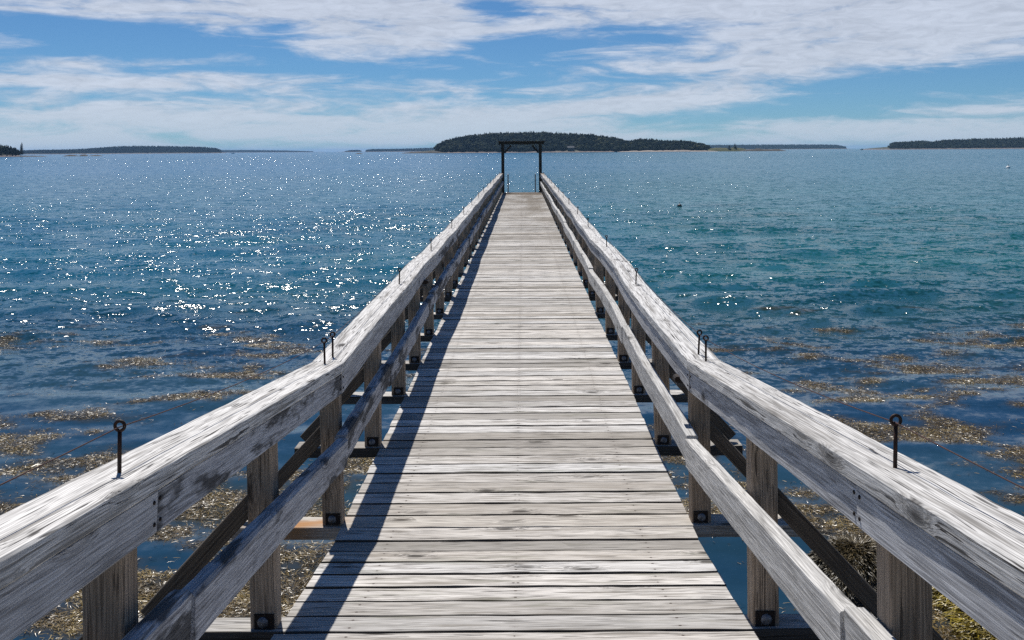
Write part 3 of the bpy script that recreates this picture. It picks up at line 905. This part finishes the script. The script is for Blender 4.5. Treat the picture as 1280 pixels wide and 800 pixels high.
def island(name, D, depth, prof, tree_h, n_trees, forest_label, broad=0.0, small=False, singles=0, single_label=None, single_group=None, shore_run=(12, 12), wide=(0.8, 1.2), mat='land', bare=None):
    """prof: [(px, py of the tree tops)] in photo pixels, from left to right"""
    xs = np.array([px_x(p, D) for p, _ in prof]); tops = np.array([px_h(p, q, D) for p, q in prof])
    x0, x1 = xs[0], xs[-1]
    gh = np.maximum(tops - tree_h * 0.92, 0.8)
    nx, ny = 140, 26
    gx = np.linspace(x0 - shore_run[0], x1 + shore_run[1], nx)
    gy = np.linspace(-0.06, 1.0, ny)
    V = []
    def ground(x, s):
        e = np.clip((x - x0 + shore_run[0]) / (shore_run[0] + 8), 0, 1) * np.clip((x1 + shore_run[1] - x) / (shore_run[1] + 8), 0, 1)
        e = e ** 0.6
        cr = np.interp(x, xs, gh)
        bank = np.clip(s / 0.05, 0, 1)
        rise = np.clip(s / 0.55, 0, 1); rise = rise * rise * (3 - 2 * rise)
        wob = fbm(x * 0.02 + D, np.asarray(s) * depth * 0.02, 3)
        h = 1.8 * bank * (0.5 + wob) + (cr - 1.4) * rise * np.where(s > 0.75, np.clip((1 - s) / 0.25, 0, 1), 1)
        return np.where(s < 0, -2.0, h * e - 0.4 * (1 - bank))
    GX, GS = np.meshgrid(gx, gy)
    edge = 14 * (fbm(GX * 0.012 + D, GX * 0 + 2, 9) - 0.5)
    GZ = ground(GX, GS)
    V = np.stack([GX * (1 + GS * depth / D), D + GS * depth + edge, GZ], -1).reshape(-1, 3)
    ii = np.arange(GX.size).reshape(GX.shape)
    Q = np.stack([ii[:-1, :-1], ii[:-1, 1:], ii[1:, 1:], ii[1:, :-1]], -1).reshape(-1, 4)
    tag(link(bpy.data.objects.new(name, np_mesh(name, V, Q, M[mat], True))), kind='structure')
    pts = []
    tx = rng.uniform(x0 + 1, x1 - 1, n_trees); tsn = 0.06 + 0.60 * rng.uniform(0, 1, n_trees) ** 1.2
    tz = ground(tx, tsn)
    cap = np.interp(tx, xs, tops)
    ed = 14 * (fbm(tx * 0.012 + D, tx * 0 + 2, 9) - 0.5)
    tpatch = fbm(tx * 0.03 + D, tsn * depth * 0.02, 61, 3)
    for i in range(n_trees):
        h = tree_h * random.uniform(0.55, 1.12) * (1.12 if random.random() < 0.06 else 1.0)
        h = min(h, max(cap[i] * random.uniform(0.9, 1.05) - tz[i], tree_h * 0.3))
        if bare is not None and bare(tx[i], tsn[i]): continue
        kd = 1 if random.random() < broad else (2 if small else 0)
        pts.append((tx[i] * (1 + tsn[i] * depth / D), D + tsn[i] * depth + ed[i], tz[i] - 0.3, h * (0.8 if kd == 1 else 1), kd, float(np.clip(0.25 + (tpatch[i] - 0.5) * 1.9 + random.gauss(0.1, 0.16), 0.01, 0.99)), random.uniform(*wide) * (1.4 if kd == 1 else 1.0)))
    single_pts = []
    if singles:
        order = sorted(range(len(pts)), key=lambda i: -((pts[i][2] + pts[i][3]) - np.interp(pts[i][0] / (pts[i][1] / D), xs, tops)) if pts[i][4] == 0 else 1e9)
        pick = set(order[:singles])
        for i in pick:
            x, y, z, h, kd, tn, wd = pts[i]
            spruce(x, y, z, h * 1.02, single_label, single_group, wd, parts=False)
        pts = [p for i, p in enumerate(pts) if i not in pick]
    if pts: forest('distant_forest', pts, forest_label)
    return ground

# the wooded island ahead
main_prof = [(545, 180), (552, 175.5), (559.5, 172), (572, 169.5), (585, 167), (608, 164), (630, 163), (652, 162.5), (678, 162), (700, 163.5), (715, 164), (733, 164.5), (758, 168), (772, 170), (782, 174), (790, 173), (801, 171.5), (815, 172), (830, 174), (854, 174), (870, 176), (881, 179), (885, 183)]
DM = 1700.0
house_x = px_x(714, DM)
gm = island('wooded_island', DM, 260, main_prof, 11.0, 6500, 'dense dark spruce wood covering the long central island', broad=0.30, singles=90, wide=(1.1, 1.9),
       single_label='dark pointed spruce standing proud of the wood on the central island', single_group='spruces along the top of the central island', shore_run=(40, 10),
       bare=lambda x, s: abs(x - house_x) < 12 and s < 0.10)
# sand and ledges running right from it, with two spruces
def ledge(name, D, px0, px1, py_top, mat, thick=14.0, n=60):
    x0, x1 = px_x(px0, D), px_x(px1, D)
    xs = np.linspace(x0, x1, n); sy = np.linspace(0, 1, 8)
    hm = max(px_h((px0 + px1) / 2, py_top, D), 0.4)
    GX, GS = np.meshgrid(xs, sy)
    prof = np.sin(np.clip((GX - x0) / (x1 - x0), 0, 1) * PI) ** 0.5 * np.sin(GS * PI)
    GZ = (hm + 0.5) * prof * (0.45 + 1.0 * fbm(GX * 0.09 + px0, GS * 3, 8)) - 0.5
    V = np.stack([GX, D + GS * thick, GZ], -1).reshape(-1, 3)
    ii = np.arange(GX.size).reshape(GX.shape)
    Q = np.stack([ii[:-1, :-1], ii[:-1, 1:], ii[1:, 1:], ii[1:, :-1]], -1).reshape(-1, 4)
    return link(bpy.data.objects.new(name, np_mesh(name, V, Q, M[mat], True)))
m, t = new_mat('pale_sand'); n = t.noise(t.node('ShaderNodeNewGeometry').outputs['Position'], 0.3, 3.0)
finish(t, **{'Base Color': t.mix(n, (0.30, 0.25, 0.22), (0.40, 0.35, 0.30)), 'Roughness': 0.95}); M['sand'] = m
m, t = new_mat('marsh_grass'); n = t.noise(t.node('ShaderNodeNewGeometry').outputs['Position'], 0.3, 3.0)
finish(t, **{'Base Color': t.mix(n, (0.055, 0.065, 0.02), (0.10, 0.10, 0.04)), 'Roughness': 0.95}); M['grass'] = m
tag(ledge('sandy_beach', DM - 14, 770, 900, 187.6, 'sand'), kind='structure')
tag(ledge('grassy_spit_ground', DM + 6, 878, 940, 184.2, 'grass', 30), kind='structure')
tag(ledge('rocky_spit_ground', DM - 10, 925, 985, 186.0, 'ledge', 18), kind='structure')
tag(ledge('rocky_point_ground', DM - 20, 500, 560, 189.0, 'ledge', 18), kind='structure')
spruce(px_x(911.5, DM + 15), DM + 15, 2.0, 9.0, 'stubby spruce, left of the pair on the low grassy spit', 'pair of spruces on the spit', 2.3)
spruce(px_x(919, DM + 15), DM + 17, 2.0, 11.5, 'taller pointed spruce, right of the pair on the low grassy spit', 'pair of spruces on the spit', 2.0)

# a grey house among the trees
h = empty('shore_house', (house_x, DM + 14, float(gm(np.array([house_x]), np.array([0.06]))[0])))
tag(h, 'small grey house among the trees on the central island shore', 'house')
M['shingle'] = metal('grey_shingle', (0.06, 0.066, 0.07), (0.085, 0.09, 0.095), 0.9, 0.0, 2)
M['roofing'] = metal('slate_roofing', (0.05, 0.055, 0.065), (0.07, 0.075, 0.085), 0.8, 0.0, 2)
mb = MB(); mb.box((0, 0, 2.2), (11, 7, 5.4), 0.05); mb.build('wall', M['shingle'], h)
mb = MB(); mb.add([(-6, -4.2, 4.7), (6, -4.2, 4.7), (6, 4.2, 4.7), (-6, 4.2, 4.7), (-6, 0, 7.8), (6, 0, 7.8)], [[0, 1, 5, 4], [2, 3, 4, 5], [0, 4, 3], [1, 2, 5], [0, 3, 2, 1]]); mb.build('roof', M['roofing'], h)
for wx_ in (-3, 0, 3):
    mb = MB(); mb.box((wx_, -3.56, 2.6), (1.3, 0.1, 1.6), 0.01); mb.build('window', M['dark_float'], h)

# land at the far left edge, nearer
DL = 1190.0
island('left_headland', DL, 120, [(-120, 168), (-40, 172), (0, 178.5), (8, 180), (14, 182), (20, 184), (25, 187)], 12.0, 600, 'dark mixed wood on the headland at the left edge', broad=0.25, shore_run=(60, 12))
spruce(px_x(20, DL), DL + 14, 1.5, px_h(20, 177.5, DL) - 1.5, 'tall thin spruce at the tip of the left headland', None, 0.8)
spruce(px_x(15.5, DL), DL + 20, 1.5, px_h(15, 180, DL) - 1.5, 'shorter spruce behind the tip of the left headland', None, 0.9)
tag(ledge('headland_spit_ground', DL - 12, 12, 56, 194.0, 'ledge', 16), kind='structure')
for (a, b, top, lb) in ((76, 98, 193.9, 'long low dark rock ledge off the left headland'), (97, 108, 193.2, 'small humped dark rock between the two low ledges'), (108, 127, 194.0, 'thin low rock ledge farthest from the left headland')):
    tag(ledge('rock_ledge', DL + 60, a, b, top, 'ledge', 10, 24), lb, 'rock', 'rock ledges off the headland')
tag(ledge('rock_ledge', 1500.0, 443, 453, 191.4, 'ledge', 10, 20), 'lone dark rock awash in open water left of the central island', 'rock')

# hazy islands farther out
island('far_island', 4200.0, 700, [(28, 187.3), (50, 186.4), (80, 186), (100, 185.2), (125, 183.3), (150, 181.3), (165, 181), (200, 181.3), (230, 181.7), (255, 182.6), (270, 184), (277, 187)], 15.0, 5200, 'blue-grey wood on the long hazy island at the left', small=True, shore_run=(60, 20), wide=(1.0, 1.6))
island('far_shore', 8000.0, 900, [(255, 187.5), (300, 187), (330, 187.3), (355, 187.8), (375, 188.4), (392, 189)], 16.0, 2600, 'thin blue strip of wood on the horizon beyond the long hazy island', small=True, shore_run=(200, 100), wide=(1.4, 2.2))
island('far_islet', 6500.0, 400, [(431, 188.8), (438, 187.3), (447, 187), (452, 188)], 13.0, 420, 'little hazy wooded islet alone on the horizon', small=True, shore_run=(60, 20), wide=(1.2, 2.0))
island('far_shore', 6000.0, 700, [(457, 187.2), (465, 185.8), (490, 185.6), (515, 185), (530, 184.4), (548, 183.8), (570, 184)], 15.0, 2400, 'hazy wooded shore running behind the left end of the central island', small=True, shore_run=(20, 100), wide=(1.2, 2.0))
island('far_shore', 6000.0, 900, [(850, 180.5), (885, 180.3), (930, 180), (980, 179.8), (1030, 179.8), (1045, 180.2), (1052, 181.5), (1058, 183)], 15.0, 4600, 'flat-topped hazy wooded island between the central and the right island', small=True, shore_run=(100, 30), wide=(1.2, 2.0))
island('right_island', 2500.0, 420, [(1112, 178.5), (1116, 176.5), (1125, 175.5), (1140, 175), (1155, 174.2), (1165, 175.3), (1178, 173.5), (1200, 172.3), (1225, 171.3), (1250, 171.0), (1270, 170), (1300, 169), (1420, 167), (1500, 172)], 10.5, 6500, 'dark spruce wood along the low island at the right', singles=50, wide=(1.1, 1.9), broad=0.2,
       single_label='dark pointed spruce on the skyline of the right island', single_group='spruces along the skyline of the right island', shore_run=(70, 40))

# ------------------------------------------------------------------ boats and floats
def boat(x, y, L, rot, hullm, label):
    r = empty('small_boat', (x, y, 0)); r.rotation_euler = (0, 0, rot)
    mb = MB(); st = []
    secs = [(-0.5, 0.30), (-0.2, 0.34), (0.15, 0.32), (0.38, 0.18), (0.5, 0.01)]
    vs, fs = [], []
    for (s, w) in secs:
        for (a, z) in ((-1, 0.22 + 0.1 * (s + 0.5)), (-0.75, 0.0), (0.75, 0.0), (1, 0.22 + 0.1 * (s + 0.5))):
            vs.append((s * L, a * w * L * 0.45, z * L * 0.8 - 0.02 * L))
    for i in range(4):
        for k in range(3): fs.append([i * 4 + k, i * 4 + k + 1, i * 4 + k + 5, i * 4 + k + 4])
        fs.append([i * 4 + 3, i * 4, i * 4 + 4, i * 4 + 7])
    fs.append([0, 1, 2, 3]); fs.append([16, 17, 18, 19])
    mb.add(vs, fs); mb.build('hull', hullm, r)
    mb = MB(); mb.box((0.12 * L, 0, 0.33 * L), (L * 0.2, L * 0.26, L * 0.22), 0.03); mb.build('cabin', hullm, r)
    tag(r, label, 'boat')
boat(px_x(291, 2300.0), 2300.0, 7.5, 0.2, M['white_float'], 'tiny white boat on the water at the right end of the long hazy island')
boat(px_x(1077, 2100.0), 2100.0, 7.0, 0.1, M['dark_float'], 'tiny dark boat on the horizon just left of the right island')
def float_buoy(px, py, r, mat, label):
    D = F * EYE / (py - 188.0 + ROLL * (px - 653.0))
    e = empty('mooring_buoy', (px_x(px, D), D, 0.0))
    mb = MB(); mb.lathe((0, 0, 0), [(r * 0.25, -r), (r * 0.85, -r * 0.55), (r, 0.0), (r * 0.86, r * 0.5), (r * 0.4, r * 0.9), (r * 0.1, r)], 16); mb.build('ball', mat, e)
    mb = MB(); mb.tube([(0, 0, r * 0.9), (0, 0, r * 1.35)], r * 0.09, 8); mb.torus((0, 0, r * 1.45), r * 0.13, r * 0.05); mb.build('stem', M['iron'], e)
    tag(e, label, 'buoy')
float_buoy(849, 258, 0.17, M['dark_float'], 'dark round mooring buoy floating to the right of the pier')
float_buoy(833, 322.5, 0.085, M['white_float'], 'small white buoy on the water nearest the right railing')
float_buoy(1260, 210, 0.42, M['white_float'], 'white buoy far out on the right near the island')

# ------------------------------------------------------------------ haze
mb = MB()
a, b, c0, c1 = 36000.0, 36000.0, -4.0, 75.0
vs = [(-a, -400, c0), (a, -400, c0), (a, b, c0), (-a, b, c0), (-a, -400, c1), (a, -400, c1), (a, b, c1), (-a, b, c1)]
mb.add(vs, [[0, 3, 2, 1], [4, 5, 6, 7], [0, 1, 5, 4], [1, 2, 6, 5], [2, 3, 7, 6], [3, 0, 4, 7]])
hm = bpy.data.materials.new('sea_haze'); hm.use_nodes = True
t = NT(hm.node_tree)
pv = t.node('ShaderNodeVolumePrincipled', ins={'Color': (0.47, 0.72, 1.0), 'Density': 0.00005, 'Anisotropy': 0.0})
ou = t.node('ShaderNodeOutputMaterial'); t.l.new(pv.outputs[0], ou.inputs['Volume'])
hz = mb.build('haze', hm)
tag(hz, kind='stuff')

# ------------------------------------------------------------------ sky, sun
SUN_EL, SUN_AZ = 60.0, -17.5
wd = bpy.data.worlds.new('World'); scene.world = wd; wd.use_nodes = True
t = NT(wd.node_tree)
sky = t.node('ShaderNodeTexSky', sky_type='NISHITA', sun_disc=False)
sky.sun_elevation = math.radians(SUN_EL); sky.sun_rotation = math.radians(SUN_AZ)
sky.air_density = 0.8; sky.dust_density = 0.1; sky.ozone_density = 3.0; sky.altitude = 500
d = t.node('ShaderNodeTexCoord').outputs['Generated']
dx, dy, dz = t.sep(d)
az = t.m('ARCTAN2', dx, dy)
hl = t.m('SQRT', t.m('ADD', t.m('MULTIPLY', dx, dx), t.m('MULTIPLY', dy, dy)))
el = t.m('DIVIDE', dz, t.m('MAXIMUM', hl, 0.02))
A = t.m('MULTIPLY', az, F)
B = t.m('MULTIPLY', t.m('MINIMUM', el, 3.0), F)
def blob(px, py, rx, ry, amp, tilt=0.0):
    a_ = t.m('SUBTRACT', A, px - 653.0)
    b_ = t.m('SUBTRACT', t.m('SUBTRACT', B, 188.0 - py), t.m('MULTIPLY', a_, tilt))
    q = t.m('ADD', t.m('POWER', t.m('DIVIDE', a_, rx), 2.0), t.m('POWER', t.m('DIVIDE', b_, ry), 2.0))
    return t.m('MULTIPLY', t.m('EXPONENT', t.m('MULTIPLY', q, -1.0)), amp)
terms = [
    (120, 8, 330, 26, 0.50, 0), (440, 35, 170, 36, 0.55, 0.02), (560, 25, 60, 40, 0.25, 0.0),
    (900, -6, 330, 44, 0.60, 0), (1120, 45, 330, 40, 0.60, 0.05), (960, 95, 160, 26, 0.45, 0.16), (740, 132, 190, 16, 0.36, 0.06),
    (110, 84, 170, 9, 0.26, 0), (300, 104, 300, 9, 0.24, 0), (60, 130, 330, 26, 0.26, 0), (450, 128, 240, 20, 0.22, 0), (640, 168, 1000, 26, 0.55, 0), (1270, 80, 100, 10, 0.15, 0.05),
    (60, 47, 210, 12, -0.50, 0), (260, 57, 140, 15, -0.50, 0), (355, 38, 40, 10, -0.60, 0.0), (612, 8, 55, 14, -0.7, -0.1), (605, 78, 70, 34, -0.40, 0), (800, 52, 135, 19, -0.50, 0.10), (655, 70, 60, 40, -0.25, 0),
    (900, 150, 300, 14, -0.25, 0.1), (1120, 120, 260, 32, -0.40, 0.06), (470, 88, 110, 9, -0.26, 0), (210, 72, 120, 7, -0.22, 0), (330, 122, 260, 6, -0.12, 0),
]
bias = None
for tm in terms:
    q = blob(*tm)
    bias = q if bias is None else t.m('ADD', bias, q)
front = t.ss(B, 420.0, 190.0)
bias = t.m('MULTIPLY', bias, front)
n1 = t.noise(t.xyz(t.m('DIVIDE', A, 150.0), t.m('DIVIDE', B, 24.0), 3.0), 1.0, 7.0, 0.60, 0.6)
n2 = t.noise(t.xyz(t.m('DIVIDE', A, 34.0), t.m('DIVIDE', B, 8.0), 8.0), 1.0, 5.0, 0.65, 0.9)
hi = t.noise(t.vm('SCALE', d, s=3.0), 1.0, 6.0, 0.6)
nn = t.m('ADD', t.m('MULTIPLY', n1, 0.84), t.m('MULTIPLY', n2, 0.16))
fr = t.m('ADD', t.m('ADD', t.m('MULTIPLY', t.m('SUBTRACT', nn, 0.5), 1.9), t.m('MULTIPLY', bias, 0.62)), -0.015)
up = t.m('ADD', hi, -0.74)
cl = t.m('ADD', t.m('MULTIPLY', fr, front), t.m('MULTIPLY', up, t.m('SUBTRACT', 1.0, front)))
cov = t.ss(cl, -0.16, 0.34)
tex = t.ss(t.m('ADD', t.m('MULTIPLY', n2, 0.6), t.m('MULTIPLY', n1, 0.4)), 0.3, 0.7, 0.80, 1.08)
cloud = t.mix(1.0, (0.645, 0.69, 0.785), t.xyz(tex, tex, tex), 'MULTIPLY')
low = t.ss(B, 75.0, 10.0)
cloud = t.mix(low, cloud, (0.57, 0.64, 0.735))
bs = t.mix(1.0, sky.outputs[0], (0.50, 0.81, 1.08), 'MULTIPLY')
bg = t.node('ShaderNodeBackground', ins={'Color': bs, 'Strength': 0.068})
bc = t.node('ShaderNodeBackground', ins={'Color': cloud, 'Strength': 1.0})
mx = t.node('ShaderNodeMixShader', ins={0: t.m('MULTIPLY', cov, 0.84), 1: bg.outputs[0], 2: bc.outputs[0]})
ow = t.node('ShaderNodeOutputWorld'); t.l.new(mx.outputs[0], ow.inputs[0])

el_, az_ = math.radians(SUN_EL), math.radians(SUN_AZ)
sd = Vector((math.sin(az_) * math.cos(el_), math.cos(az_) * math.cos(el_), math.sin(el_)))
L = bpy.data.lights.new('sun', 'SUN'); L.energy = 4.8; L.angle = math.radians(0.5); L.color = (1.0, 0.96, 0.90)
so = link(bpy.data.objects.new('sun', L)); so.rotation_euler = (-sd).to_track_quat('-Z', 'Y').to_euler(); so.location = (-20, 30, 60)

# ------------------------------------------------------------------ camera
cam = bpy.data.cameras.new('camera'); co = link(bpy.data.objects.new('camera', cam))
co.location = (CX, 0, EYE)
cam.sensor_width = 36.0; cam.sensor_fit = 'HORIZONTAL'; cam.lens = 36.0 * F / 1280.0
co.rotation_euler = (Matrix.Rotation(PI / 2, 4, 'X') @ Matrix.Rotation(-ROLL, 4, 'Z')).to_euler()
cam.shift_x = -(653.0 - 640.0) / 1280.0
cam.shift_y = -(400.0 - 188.0) / 1280.0
cam.clip_start = 0.05; cam.clip_end = 90000.0
scene.camera = co

scene.view_settings.view_transform = 'Standard'
scene.view_settings.look = 'None'
scene.view_settings.exposure = 0.0
scene.view_settings.gamma = 1.0
scene.view_settings.use_curve_mapping = False
scene.cycles.use_denoising = False
scene.cycles.max_bounces = 6
scene.cycles.volume_bounces = 1
